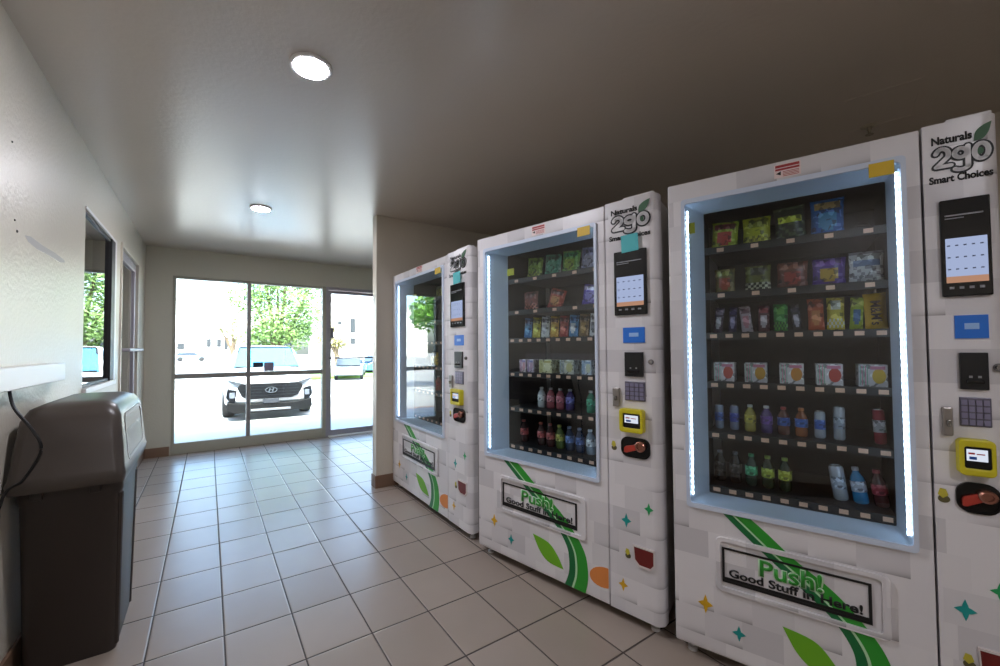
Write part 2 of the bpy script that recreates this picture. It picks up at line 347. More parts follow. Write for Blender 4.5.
# ------------------------------------------------------------------ trash can
tc = empty('trash_can', (-.236, -.9, 0)); tag(tc, 'large brown plastic trash can with hooded lid against the left wall', 'trash can')
M_bin = mat('#352d28', .42); M_lid = mat('#473f39', .34)
def loft(bm, secs, mi=0, cap=True):
    # secs: (z, hx, hy, r, cx)
    R_ = []
    for z, hx, hy, r, cx in secs: R_.append([bm.verts.new((a+cx, b, z)) for a, b in rrect(-hx, hx, -hy, hy, r, 4)])
    n = len(R_[0])
    for A, Z in zip(R_, R_[1:]):
        for i in range(n): bm.faces.new((A[i], A[(i+1) % n], Z[(i+1) % n], Z[i])).material_index = mi
    if cap: bm.faces.new(R_[0][::-1]); bm.faces.new(R_[-1])
bm = bmesh.new(); loft(bm, [(0, .130, .175, .03, 0), (.012, .133, .178, .03, 0), (.62, .144, .205, .03, 0), (.64, .150, .212, .03, 0), (.70, .150, .215, .03, 0)])
link('body', bm, M_bin, tc, smooth=True).location.y = -.06
for s_ in (-1, 1):
    bm = bmesh.new(); tube(bm, [(.127, s_*.155-.06, .02), (.138, s_*.185-.06, .62)], .012, 8); link('corner_rib', bm, M_bin, tc, smooth=True)
bm = bmesh.new(); loft(bm, [(.68, .160, .33, .03, 0), (.712, .165, .338, .032, 0), (.735, .160, .33, .034, 0), (.83, .152, .312, .035, 0), (.93, .142, .29, .035, 0), (.968, .124, .27, .04, 0), (.985, .09, .23, .045, 0), (.989, .05, .18, .04, 0)])
hood = link('hood', bm, M_lid, tc, smooth=True)
bm = bmesh.new(); ring(bm, rrect(-.225, .225, 0, .195, .04), rrect(-.21, .21, .015, .18, .03), 0, .008); prism(bm, rrect(-.205, .205, .02, .175, .03), .002, .006)
bmesh.ops.rotate(bm, matrix=Matrix.Rotation(PI/2, 3, 'Z'), verts=bm.verts)
bmesh.ops.rotate(bm, matrix=Matrix.Rotation(-.08, 3, 'Y'), verts=bm.verts); bmesh.ops.translate(bm, vec=(.161, 0, .735), verts=bm.verts)
link('swing_door', bm, mat('#6a6057', .3), tc, smooth=True)  # lighter than the hood: the window's highlight is painted into its colour
for x in (-.09, .07):
    link('latch', B((x-.016, x+.016, -.285, -.268, .642, .672)), M_bin, tc, bevel=.004)

# ------------------------------------------------------------------ vending machines
WZB, WZT = .585, 1.752
TAGZ = (1.577, 1.393, 1.230, 1.033, .832, .616)
SL5 = (.235, .398, .555, .708, .852); SL10 = tuple(.192 + .0772*k for k in range(10))
M_led = led_mat(); M_tag = mat('#e3b79c', .6); M_dgreen = mat('#15703a', .35); M_green = mat('#2f9a2f', .35); M_leaf = mat('#6fb321', .4)
M_teal = mat('#159a94', .4); M_gold = mat('#d9a91c', .4); M_stgreen = mat('#22a05a', .4); M_orange = mat('#e08a45', .45)
M_print = mat('#121212', .45); M_ink = mat('#3b3435', .5); M_yel = mat('#d8b21c', .5); M_coil = mat('#17171a', .4, .6)
def star(bm, x, z, r, d0, d1, mi=0):
    pts = []
    for k in range(16):
        a = 2*PI*k/16 + PI/2; q = k % 4; rr = r*(1.08 if q == 0 else (.62 if q in (1, 3) else .44)); pts.append((x+.72*rr*math.cos(a), z+rr*math.sin(a)))
    prism(bm, pts, d0, d1, mi=mi)
def band(bm, Lp, Rp, d0, d1, mi=0):
    A = [[bm.verts.new((x, d, z)) for x, z in L] for d in (d0, d1) for L in (Lp, Rp)]
    for i in range(len(Lp)-1):
        for q in ((A[0][i], A[1][i], A[1][i+1], A[0][i+1]), (A[2][i], A[2][i+1], A[3][i+1], A[3][i]), (A[0][i], A[0][i+1], A[2][i+1], A[2][i]), (A[1][i], A[3][i], A[3][i+1], A[1][i+1])):
            bm.faces.new(q).material_index = mi
    bm.faces.new((A[0][0], A[2][0], A[3][0], A[1][0])); bm.faces.new((A[0][-1], A[1][-1], A[3][-1], A[2][-1]))
def machine(org, a, S, P, H, label, screen_note):
    root = empty('vending_machine', org, a - PI/2); tag(root, label, 'vending machine', 'snack and drink vending machines in a row')
    W = S + P; fx = lambda f: f*S; px = lambda f: S + f*P; Z0 = .045; DD = .72
    tp = .035
    # cabinet: hollow shell narrowing a little to the back
    bm = bmesh.new()
    def wedge(x0, x1, X0, X1, z0, z1, y0=.06, y1=DD):
        v = [bm.verts.new(p) for p in ((x0, y0, z0), (x1, y0, z0), (X1, y1, z0), (X0, y1, z0), (x0, y0, z1), (x1, y0, z1), (X1, y1, z1), (X0, y1, z1))]
        for f in ((0, 1, 2, 3), (4, 5, 6, 7), (0, 1, 5, 4), (1, 2, 6, 5), (2, 3, 7, 6), (3, 0, 4, 7)): bm.faces.new([v[i] for i in f])
    wedge(.012, .03, .10, .118, Z0, H-.004); wedge(W-.03, W-.012, W-.118, W-.10, Z0, H-.004)
    wedge(.03, W-.03, .118, W-.118, H-.02, H-.004); wedge(.03, W-.03, .118, W-.118, Z0, Z0+.02)
    wedge(.118, W-.118, .118, W-.118, Z0, H-.02, DD-.02, DD)
    link('cabinet', bm, mat('#c9c6c4', .45), root)
    link('inner_liner', B((fx(.12), fx(.96), .60, .62, .56, 1.78), (fx(.12), fx(.96), .132, .6, .545, .56), (fx(.12), fx(.96), .132, .6, 1.76, 1.775), (fx(.12)-.004, fx(.12), .132, .6, .56, 1.76), (fx(.96), fx(.96)+.004, .132, .6, .56, 1.76)), M_inside, root)
    # door with window opening
    bm = bmesh.new(); ring(bm, rect(0, S-.003, Z0, H), rect(fx(.078), fx(.943), WZB, WZT), 0, .06)
    link('door', bm, M_wrap, root, bevel=.005)
    bm = bmesh.new(); pts = [(S+.002, 0)] + [(W-.035+.035*math.sin(t*PI/12), .035-.035*math.cos(t*PI/12)) for t in range(7)] + [(W, .06), (S+.002, .06)]
    prism(bm, pts, Z0, H+.004, 'z')
    ctrl = link('control_panel', bm, M_wrap, root, smooth=True)
    link('top_cap', B((px(.35), px(.94), .012, .055, H+.004, H+.016)), M_white, root, bevel=.005)
    # window frame: flange and splayed reveal
    bm = bmesh.new(); O = rrect(fx(.07), fx(.951), WZB-.012, WZT+.012, .012, 4); I = rrect(fx(.088), fx(.935), WZB+.006, WZT-.006, .01, 4)
    ring(bm, O, I, -.01, .0)
    J = rrect(fx(.155), fx(.915), WZB+.014, WZT-.018, .004, 4); n = len(I)
    va = [bm.verts.new((x, 0, z)) for x, z in I]; vb = [bm.verts.new((x, .132, z)) for x, z in J]
    for i in range(n): bm.faces.new((va[i], va[(i+1) % n], vb[(i+1) % n], vb[i]))
    link('window_frame', bm, M_reveal, root)
    link('glass', B((fx(.088), fx(.935), -.004, .001, WZB+.006, WZT-.006)), M_mglass, root)
    for f in (.098, .925):
        link('led_strip', B((fx(f)-.002, fx(f)+.002, .012, .016, WZB+.03, WZT-.03)), M_led, root)
    # shelves with price tags and coils
    for r, tz in enumerate(TAGZ):
        sh = link('shelf_tray', B((fx(.155), fx(.915), .14, .56, tz+.006, tz+.012), (fx(.155), fx(.915), .132, .14, tz-.014, tz+.014)), M_shelf, root)
        sl = SL5 if r < 2 else SL10
        for f in sl:
            link('price_tag', B((fx(f)-.012, fx(f)+.012, .1295, .132, tz-.0075, tz+.0075)), [M_tag], sh)
            if r < 4 and r != 3:
                bm = bmesh.new(); rr = .026 if r < 2 else .017; hz = tz+.013+rr
                tube(bm, [(fx(f)+rr*math.cos(q*.9), .275+.0065*q, hz+rr*math.sin(q*.9)) for q in range(44)], .0016, 4)
                link('spiral_coil', bm, M_coil, sh)
    # printed decoration
    e0, e1 = -.0016, .0
    Lp = bez([(.233, .575), (.30, .53), (.424, .452), (.56, .372), (.665, .305), (.728, .235), (.745, .178), (.742, .11), (.714, .047)])
    Rp = bez([(.352, .575), (.43, .53), (.535, .464), (.68, .388), (.79, .300), (.845, .235), (.864, .178), (.866, .11), (.850, .047)])
    mixp = lambda t: [(fx(l[0]+(q[0]-l[0])*t), l[1]+(q[1]-l[1])*t) for l, q in zip(Lp, Rp)]
    bm = bmesh.new(); band(bm, mixp(0), mixp(.34), e0, e1, 0); band(bm, mixp(.34), mixp(.44), e0, e1, 1); band(bm, mixp(.44), mixp(1), e0, e1, 2)
    link('green_swoosh', bm, [M_dgreen, mat('#b9e0b4', .4), M_green], root)
    A = bez([(.481, .228), (.60, .212), (.665, .165), (.705, .112)], 8); Bq = bez([(.705, .112), (.60, .118), (.535, .155), (.481, .228)], 8)
    bm = bmesh.new(); prism(bm, [(fx(x), z) for x, z in A[:-1]+Bq[:-1]], e0, e1); link('printed_leaf', bm, M_leaf, root)
    bm = bmesh.new(); pts = []
    for k in range(24):
        t = 2*PI*k/24; x = .965 + .085*math.cos(t) + .02*math.sin(t); pts.append((fx(min(x, .992)), .155 + .047*math.sin(t)))
    prism(bm, pts, e0, e1); link('printed_orange', bm, M_orange, root)
    for x, z, r, m in ((fx(.15), .218, .032, M_gold), (fx(.30), .150, .026, M_teal), (px(.35), .440, .028, M_teal), (px(.78), .512, .024, M_stgreen), (px(.27), .160, .026, M_gold)):
        bm = bmesh.new(); star(bm, x, z, r, e0, e1); link('printed_star', bm, m, root)
    # push flap
    bm = bmesh.new(); ring(bm, rrect(fx(.205), fx(.862), .288, .485, .02), rrect(fx(.225), fx(.835), .306, .468, .012), -.009, 0)
    link('flap_frame', bm, M_wrap, root, bevel=.002)
    bm = bmesh.new(); ring(bm, rect(fx(.232), fx(.802), .322, .448), rect(fx(.243), fx(.791), .331, .441), -.004, -.0016); box(bm, fx(.243), fx(.791), -.0022, -.0016, .331, .341)
    link('flap_outline', bm, M_print, root)
    link('push_halo', text_bm('Push!', fx(.388), fx(.642), .375, .439, -.0018, bold=.05, depth=.0003), mat('#c9e6c4', .4), root)
    bm = text_bm('Push!', fx(.395), fx(.635), .378, .436, -.0025, bold=.02); link('push_lettering', bm, M_green, root)
    bm = text_bm('Good Stuff in Here!', fx(.262), fx(.772), .345, .375, -.0025, bold=.03); link('flap_lettering', bm, M_print, root)
    # labels on the door
    bm = B((fx(.835), fx(.915), -.0125, -.0105, 1.712, 1.755)); link('yellow_label', bm, M_yel, root)
    link('small_label', B((fx(.155), fx(.215), .125, .131, 1.615, 1.655)) if P > .18 else B((fx(.105), fx(.135), .004, .007, 1.63, 1.672)), mat('#b9b52c', .5), root)
    bm = bmesh.new(); box(bm, fx(.495), fx(.60), -.0012, 0, 1.775, 1.822, 0)
    for k, (z0, z1) in enumerate(((1.81, 1.819), (1.8, 1.807))): box(bm, fx(.5), fx(.595), -.0018, -.0012, z0, z1, 1)
    for k in range(4): box(bm, fx(.53), fx(.593), -.0018, -.0012, 1.778+k*.005, 1.780+k*.005, 1)
    prism(bm, [(fx(.502), 1.79), (fx(.522), 1.783), (fx(.522), 1.797)], -.0018, -.0012, mi=2)
    link('warning_label', bm, [mat('#e9d6d2', .5), mat('#a8383a', .5), M_print], root)
    # logo
    def stroke(bm, pts, w, d0, d1):
        for i_, (x, z) in enumerate(pts):
            lathe(bm, [(w, d0), (w, d1)], 10, (x, 0, z), axis='y')
            if i_:
                a_, b_ = Vector(pts[i_-1]), Vector((x, z)); t_ = b_-a_
                if t_.length < 1e-6: continue
                n_ = Vector((-t_.y, t_.x)).normalized()*w
                prism(bm, [tuple(a_+n_), tuple(a_-n_), tuple(b_-n_), tuple(b_+n_)], d0, d1)
    arc = lambda cx, cz, rx, rz, a0, a1, n=10: [(cx+rx*math.cos(math.radians(a0+(a1-a0)*k/n)), cz+rz*math.sin(math.radians(a0+(a1-a0)*k/n))) for k in range(n+1)]
    LW, LH, LX = .145, .034, P
    glyphs = [(arc(.27, .62, .085, .26, 165, -35) + [(.19, .08), (.38, .08)],),
              (arc(.51, .56, .08, .20, 0, 360, 16), [(.60, .82), (.598, -.06)] + arc(.51, -.06, .088, .13, 0, -150, 6)),
              (arc(.765, .48, .085, .34, 0, 360, 18),)]
    for nm_, w_, d0, d1, m_ in (('logo_outline', .0138, -.0022, -.0002, M_print), ('logo_numerals', .0072, -.0034, -.0022, M_white)):
        bm = bmesh.new()
        for g_ in glyphs:
            for st in g_: stroke(bm, [(px(x), 1.703 + z*.064) for x, z in st], w_*(.72 if P < .2 else 1.), d0, d1)
        link(nm_, bm, m_, root)
    link('logo_script', text_bm('Naturals', px(.135), px(.66), 1.774, 1.798, -.0012, bold=.035), M_print, root)
    link('logo_slogan', text_bm('Smart Choices', px(.09), px(.9), 1.660, 1.682, -.0012, bold=.035), M_print, root)
    bm = bmesh.new(); prism(bm, [(px(.748)+.007*math.cos(t*.52), 1.734+.010*math.sin(t*.52)) for t in range(12)], -.0024, -.0018); link('logo_pip', bm, mat('#2d5a36', .5), root)
    lf = bez([(.68, 1.765), (.70, 1.79), (.79, 1.805), (.90, 1.812)], 6); lb_ = bez([(.90, 1.812), (.86, 1.785), (.79, 1.768), (.68, 1.765)], 6)
    bm = bmesh.new(); prism(bm, [(px(x), z) for x, z in lf[:-1]+lb_[:-1]], -.003, -.001); link('logo_leaf', bm, mat('#2d5a36', .5), root)
    # touchscreen
    fm = link('screen_bezel', B((px(.2), px(.83), -.012, 0, 1.326, 1.606)), M_bgloss, root, bevel=.003)
    M_scr = emis('screen_glow_%d' % (1+len([m for m in D.materials if m.name.startswith('screen_glow')])), '#b9c8ee', .2) if 'screen_glow_1' not in D.materials else D.materials['screen_glow_1']
    bm = B((px(.255), px(.775), -.0132, -.012, 1.383, 1.493)); link('screen', bm, M_scr, fm)
    bm = B((px(.255), px(.775), -.0134, -.012, 1.365, 1.383)); link('screen_bar', bm, emis('screen_orange', '#e0a98a', .16), fm)
    bm = bmesh.new()
    for r in range(3):
        for c in range(5):
            x = px(.275+c*.103); z = 1.47-r*.034; box(bm, x, x+P*.04, -.0138, -.0132, z, z+.0035)
    for c in range(4): box(bm, px(.29+c*.125), px(.35+c*.125), -.0125, -.012, 1.347, 1.354, 1)
    box(bm, px(.26), px(.74), -.0125, -.012, 1.557, 1.561, 1); box(bm, px(.26), px(.5), -.0125, -.012, 1.549, 1.552, 1)
    link('screen_print', bm, [mat('#5a6684', .5), mat('#8f9094', .5)], fm)
    # payment hardware
    bm = B((px(.35), px(.765), -.004, 0, 1.206, 1.272), (px(.47), px(.65), -.005, -.004, 1.232, 1.249, 1)); link('blue_sign', bm, [mat('#1f72d6', .4), mat('#9cc2f0', .4)], root)
    bm = B((px(.385), px(.735), -.012, 0, 1.062, 1.166), (px(.45), px(.67), -.02, -.012, 1.08, 1.09, 1)); bb = link('bill_acceptor', bm, [M_black, M_bgloss], root, bevel=.002)
    for f in (.49, .60): link('indicator_light', B((px(f), px(f)+.006, -.014, -.012, 1.095, 1.101)), mat('#9a9a9a', .4), bb)
    kp = link('keypad', B((px(.37), px(.76), -.005, 0, .958, 1.04)), mat('#6d6a78', .35, .4), root, bevel=.002)
    for r in range(4):
        for c in range(4):
            x = px(.39+c*.09); link('key', B((x, x+P*.072, -.0085, -.005, .963+r*.0185, .977+r*.0185)), mat('#8a86a0', .35, .3), kp)
    cs = link('coin_slot', B((px(.135), px(.275), -.014, 0, .928, 1.01)), mat('#a49e98', .3, .8), root, bevel=.004)
    link('return_lever', B((px(.18), px(.235), -.024, -.014, .955, .975)), mat('#8b8782', .25, .9), cs, bevel=.003)
    bm = bmesh.new(); ring(bm, rrect(px(.3), px(.75), .825, .925, .012), rrect(px(.37), px(.70), .845, .905, .006), -.032, 0); cr = link('card_reader', bm, mat('#cfc21f', .4), root, bevel=.003)
    link('reader_face', B((px(.37), px(.70), -.026, 0, .845, .905)), M_bgloss, cr)
    link('reader_screen', B((px(.40), px(.655), -.0272, -.026, .866, .898)), emis('reader_glow', '#dfe6f5', .25) if 'reader_glow' not in D.materials else D.materials['reader_glow'], cr)
    link('reader_text', B((px(.42), px(.50), -.0278, -.0272, .884, .889), (px(.52), px(.62), -.0278, -.0272, .884, .887), (px(.43), px(.52), -.0278, -.0272, .87, .878, 1)), [mat('#c03a3a'), mat('#2857b0')], cr)
    bm = bmesh.new(); ring(bm, rrect(px(.28), px(.83), .716, .802, .03), rrect(px(.31), px(.80), .722, .796, .026), -.006, 0); prism(bm, rrect(px(.31), px(.80), .722, .796, .026), -.003, 0); kb = link('knob_plate', bm, [M_bgloss], root)
    bm = bmesh.new(); prism(bm, [(px(.35), .735), (px(.40), .734), (px(.64), .756), (px(.64), .778), (px(.38), .762), (px(.35), .755)], -.014, -.004); link('red_lever', bm, mat('#b03a2c', .35), kb, bevel=.002)
    bm = bmesh.new(); rk = .022 if P > .18 else .018; lathe(bm, [(rk, 0), (rk, -.014), (rk*.8, -.018), (rk*.55, -.018), (rk*.5, -.012)], 20, (px(.66), -.003, .768), axis='y'); link('copper_knob', bm, mat('#b07a68', .25, .8), kb, smooth=True)
    bm = bmesh.new(); lathe(bm, [(.011, 0), (.011, -.006), (.007, -.012)], 16, (px(.87), 0, 1.125), axis='y'); link('door_lock', bm, mat('#9c9a98', .25, .9), root, smooth=True)
    for x, z in ((.13, .752), (.375, .300)):
        bm = bmesh.new(); prism(bm, [(px(x)+.012*math.cos(t*.4), z-.008+.011*math.sin(t*.4)) for t in range(16)], e0, e1, mi=0); prism(bm, [(px(x)-.012, z+.004), (px(x)-.002, z-.006), (px(x)+.009, z+.004), (px(x)+.004, z+.02), (px(x)-.007, z+.022)], e0-.0006, e0, mi=1)
        link('printed_fruit', bm, [mat('#5a5432', .5), mat('#c4b83c', .5)], root)
    bm = bmesh.new(); prism(bm, [(px(.5), .343), (px(.86), .343), (px(.86), .29), (px(.80), .272), (px(.6), .272), (px(.52), .29)], -.006, 0, mi=0)
    ring(bm, [(px(.485), .349), (px(.875), .349), (px(.875), .287), (px(.81), .264), (px(.59), .264), (px(.505), .287)], [(px(.5), .343), (px(.86), .343), (px(.86), .29), (px(.80), .272), (px(.6), .272), (px(.52), .29)], -.008, 0, mi=1)
    link('coin_return', bm, [mat('#6e1d1a', .3), mat('#d9cfca', .35)], root)
    for x in (.05, W-.05):
        for y in (.05, DD-.08):
            x2 = x if y < .1 else (x+.09 if x < W/2 else x-.09)
            bm = bmesh.new(); lathe(bm, [(.018, 0), (.018, .012), (.009, .016), (.009, Z0+.004)], 12, (x2, y, 0)); link('foot', bm, mat('#cfcfcf', .35, .3), root, smooth=True)
    if screen_note:
        bm = B((px(.37), px(.70), 0, .0012, 0, .075)); bmesh.ops.rotate(bm, matrix=Matrix.Rotation(-.04, 3, 'Y'), verts=bm.verts)
        o = link('sticky_note', bm, mat('#4fb9bd', .6)); o.matrix_world = Matrix.Translation(Vector(org)) @ Matrix.Rotation(a-PI/2, 4, 'Z') @ Matrix.Translation((0, -.0138, 1.562))
        tag(o, screen_note, 'sticky note')
    return root, fx
MS = []
for args in (((1.5534, .0863, 0), .0, .9737, .27, 1.8239, 'white wrapped vending machine farthest away, beside the partition wall', 'teal sticky note on the screen of the farthest vending machine'),
             ((1.5339, -1.2813, 0), .2124, .8063, .225, 1.8314, 'white wrapped vending machine in the middle of the row of three', 'teal sticky note on the screen of the middle vending machine'),
             ((1.7477, -2.3444, 0), .3414, .6959, .149, 1.8335, 'white wrapped vending machine nearest to the viewer, at the right', None)):
    MS.append((machine(*args), args))

# ------------------------------------------------------------------ snacks and drinks in the machines
def wpos(mi, f, y, z):
    (root, fx), args = MS[mi]; org, a = args[0], args[1]
    return Matrix.Translation(Vector(org)) @ Matrix.Rotation(a-PI/2, 4, 'Z') @ Matrix.Translation((fx(f), y, z))
PK = {}
def foil(hexc, rough=.28, scale=70.):
    # printed foil: the pack's own colour with small lighter and darker printed flecks and crinkles
    k = (hexc, rough, scale)
    if k in PK: return PK[k]
    m, nt, b = new_mat('foil_' + hexc.strip('#')); c = lin(hexc)
    tc = nd(nt, 'ShaderNodeTexCoord'); vo = nd(nt, 'ShaderNodeTexVoronoi'); vo.inputs['Scale'].default_value = scale; nt.links.new(tc.outputs['Object'], vo.inputs[0])
    sp = nd(nt, 'ShaderNodeSeparateColor'); nt.links.new(vo.outputs['Color'], sp.inputs[0])
    hi = tuple(min(1, v*1.5+.10) for v in c[:3]) + (1,); lo = tuple(v*.35 for v in c[:3]) + (1,)
    q = mixc(nt, mth(nt, 'GREATER_THAN', sp.outputs[0], .76), c, hi); q = mixc(nt, mth(nt, 'LESS_THAN', sp.outputs[1], .22), q, lo)
    nt.links.new(q, b.inputs['Base Color']); b.inputs['Roughness'].default_value = rough
    ns = nd(nt, 'ShaderNodeTexNoise'); ns.inputs['Scale'].default_value = 45; nt.links.new(tc.outputs['Object'], ns.inputs[0])
    bp = nd(nt, 'ShaderNodeBump'); bp.inputs['Strength'].default_value = .5; bp.inputs['Distance'].default_value = .004
    nt.links.new(ns.outputs['Fac'], bp.inputs['Height']); nt.links.new(bp.outputs[0], b.inputs['Normal'])
    PK[k] = m; return m
def bag_mesh(w, h, t, kind):
    bm = bmesh.new(); nx, nz = 9, 11; V = {}
    for s in (-1, 1):
        for i in range(nx+1):
            for j in range(nz+1):
                a, b = 2*i/nx-1, 2*j/nz-1
                if s == 1 and (abs(a) == 1 or abs(b) == 1): V[s, i, j] = V[-1, i, j]; continue
                d = t*max(0, 1-abs(a)**2.6)**.55*max(0, 1-abs(b)**3.2)**.6
                V[s, i, j] = bm.verts.new((a*w/2*(1-.07*(1-b*b)) + .004*b*w, -s*d*-1 if s == 1 else -d, (b+1)/2*h))
    for s in (-1, 1):
        for i in range(nx):
            for j in range(nz):
                a, b = 2*(i+.5)/nx-1, 2*(j+.5)/nz-1; mi = 0
                if s == -1:
                    if kind == 'oval' and (a/.62)**2+((b+.15)/.5)**2 < 1: mi = 1
                    elif kind == 'oval' and abs(b-.62) < .12 and abs(a) < .75: mi = 2
                    elif kind == 'band' and abs(b-.3) < .2 and abs(a) < .8: mi = 1
                    elif kind == 'band' and (int((a+1)*4)+int((b+1)*5)) % 3 == 0 and b < .05: mi = 2
                    elif kind == 'low' and b < -.2: mi = 1 if (int((a+1)*4.5) + j) % 2 else 2
                    elif kind == 'low' and b > .35 and abs(a) < .6: mi = 2
                if abs(b) > .82: mi = 2 if kind == 'band' else 0
                bm.faces.new((V[s, i, j], V[s, i+1, j], V[s, i+1, j+1], V[s, i, j+1])).material_index = mi
    return bm
def bag(name, mi, f, tz, w, h, cols, kind, label, cat, tilt=0., group=None, y=.235):
    w *= 1.15; h *= 1.1
    o = link(name, bag_mesh(w, h, w*.15+.005, kind), [mat(c, .3) if kind == 'plain' else foil(c) for c in cols], smooth=True)
    o.matrix_world = wpos(mi, f, y, tz+.0125) @ Matrix.Rotation(tilt, 4, 'Y'); return tag(o, label, cat, group)
def bottle(mi, f, tz, r, h, liquid, labc, cap, label, tilt=0., group=None, y=.232, clear=False):
    o_ = empty('drink_bottle', (0, 0, 0)); o_.matrix_world = wpos(mi, f, y, tz+.0125) @ Matrix.Rotation(tilt, 4, 'Y')
    bm = bmesh.new(); lathe(bm, [(r*.82, 0), (r, .006), (r, h*.22), (r*.93, h*.3), (r, h*.38), (r, h*.6), (r*.86, h*.72), (r*.42, h*.87), (r*.4, h*.93)], 14)
    link('bottle_body', bm, mat(liquid, .14), o_, smooth=True)
    bm = bmesh.new(); lathe(bm, [(r*.96, h*.33), (r*1.02, h*.34), (r*1.02, h*.62), (r*.96, h*.63)], 14); link('bottle_label', bm, foil(labc, .3, 90.), o_, smooth=True)
    bm = bmesh.new(); lathe(bm, [(r*.46, h*.91), (r*.46, h), (r*.4, h*1.005)], 12); link('bottle_cap', bm, mat(cap, .35), o_, smooth=True)
    return tag(o_, label, 'drink bottle', group)
def can(mi, f, tz, r, h, c1, c2, label, tilt=0., group=None, y=.232):
    o_ = empty('drink_can', (0, 0, 0)); o_.matrix_world = wpos(mi, f, y, tz+.0125) @ Matrix.Rotation(tilt, 4, 'Y')
    bm = bmesh.new(); P_ = [(r*.78, 0), (r, .006), (r, h*.3), (r, h*.34), (r, h*.7), (r, h-.009), (r*.84, h)]
    lathe(bm, P_, 16)
    for fc in bm.faces:
        z = fc.calc_center_median().z
        if h*.34 < z < h*.7: fc.material_index = 1
    link('can_body', bm, [mat(c1, .25, .3), foil(c2, .3, 90.)], o_, smooth=True)
    bm = bmesh.new(); lathe(bm, [(r*.84, h-.001), (r*.86, h+.002), (r*.74, h+.002), (r*.72, h-.0005)], 16); link('can_lid', bm, mat('#b9bcc0', .25, .9), o_, smooth=True)
    return tag(o_, label, 'drink can', group)
def sbox(mi, f, tz, w, h, cols, label, group=None):
    bm = bmesh.new(); box(bm, -w/2, w/2, 0, .09, 0, h, 0)
    for k in range(5): box(bm, -w/2+.003+k*w*.06, -w/2+.003+k*w*.06+w*.035, -.0006, 0, .004, h-.004, 1+(k % 2))
    prism(bm, [(w*.2+w*.24*math.cos(t*.52), h*.48+h*.34*math.sin(t*.52)) for t in range(12)], -.0008, 0, mi=3)
    box(bm, -w*.1, w*.42, -.0011, -.0005, h*.78, h*.93, 2)
    o = link('snack_box', bm, [foil(cols[0], .4, 95.)] + [mat(c, .45) for c in cols[1:]]); o.matrix_world = wpos(mi, f, .185, tz+.0125)
    return tag(o, label, 'snack box', group)
NEAR, MID, FARM = 2, 1, 0
T1, T2, T3, T4, T5, T6 = TAGZ
# nearest machine, top row
nm = 'in the nearest machine'
bag('chip_bag', 2, SL5[0]+.005, T1, .085, .112, ('#a8b62a', '#c0392f', '#8c2f3c'), 'oval', 'red and green chip bag, leftmost of top row '+nm, 'chip bag', .06)
bag('chip_bag', 2, SL5[1]+.005, T1, .083, .11, ('#b9b81f', '#c9c43a', '#8b8a18'), 'low', 'yellow chip bag, second in the top row '+nm, 'chip bag')
bag('chip_bag', 2, SL5[2]+.005, T1, .085, .128, ('#23281f', '#c9d02c', '#4a5a3a'), 'band', 'black chip bag with yellow green band, top row of nearest machine', 'chip bag', -.04)
bag('chip_bag', 2, SL5[3]+.005, T1, .085, .132, ('#1668b8', '#3e9ad0', '#b99a5a'), 'oval', 'bright blue chip bag in the top row '+nm, 'chip bag')
# second row
bag('chip_bag', 2, SL5[0]+.005, T2, .064, .098, ('#7a6a35', '#a8452c', '#8a8a3a'), 'oval', 'small olive and red snack bag, leftmost of second row '+nm, 'snack bag')
bag('chip_bag', 2, SL5[1]+.005, T2, .076, .098, ('#62661f', '#c9c7b0', '#2a2c1a'), 'low', 'dark olive and white snack bag, second row '+nm, 'snack bag')
bag('chip_bag', 2, SL5[2]+.005, T2, .084, .098, ('#70352a', '#a0302a', '#8a4a35'), 'oval', 'reddish brown snack bag, middle of second row '+nm, 'snack bag')
bag('chip_bag', 2, SL5[3]+.005, T2, .084, .098, ('#4a2a86', '#b58f2a', '#6a3a9a'), 'oval', 'purple snack bag with gold picture, second row '+nm, 'snack bag')
bag('chip_bag', 2, SL5[4]+.005, T2, .082, .108, ('#cfcfd2', '#5d6f92', '#8a8790'), 'band', 'white snack bag at the right end of second row '+nm, 'snack bag')
# third row
for k, (c, kd, w, h, d, tl) in enumerate(((('#3a2a45', '#b9b4bd', '#8a7a92'), 'oval', .03, .1, 'purple and silver candy bar, leftmost', .12), (('#2a1f4a', '#9a92b8', '#3a2a6a'), 'oval', .026, .098, 'dark violet candy bar, second from left', .05),
    (('#b9a7ad', '#c2808e', '#7a5560'), 'oval', .034, .1, 'white and pink candy pack, third from left', -.1), (('#5a2a35', '#c2b4bc', '#a03a4a'), 'oval', .034, .098, 'maroon and white candy pack, fourth from left', 0),
    (('#2c8a35', '#3f5f48', '#60b04a'), 'low', .04, .1, 'green candy bar', 0), (('#26242c', '#a8a4b4', '#3c3848'), 'oval', .026, .096, 'slim black and silver candy bar', -.12),
    (('#b8502a', '#c97a45', '#9a3f22'), 'oval', .042, .112, 'orange candy bar', -.03), (('#cdb83a', '#e2c22a', '#d8d6c4'), 'low', .044, .112, 'yellow and white candy pack', 0),
    (('#a9c22c', '#2f6a9a', '#c9d85a'), 'oval', .032, .108, 'slim lime green candy bar', .05), (('#e3b01c', '#e3b01c', '#c08a1a'), 'plain', .052, .118, 'yellow chocolate candy pack with brown lettering, rightmost', -.04))):
    o = bag('candy_bar', 2, SL10[k]+.003, T3, w, h, c, kd, d + ' in the third row ' + nm, 'candy bar', tl)
    if k == 9:
        bm = text_bm("M&M's", -.042, .042, -.014, .014, 0, bold=.015)
        bmesh.ops.rotate(bm, matrix=Matrix.Rotation(PI/2, 3, 'Y'), verts=bm.verts); bmesh.ops.translate(bm, vec=(.0, -.0165, .06), verts=bm.verts)
        link('pack_lettering', bm, mat('#4a2a1c', .5), o)
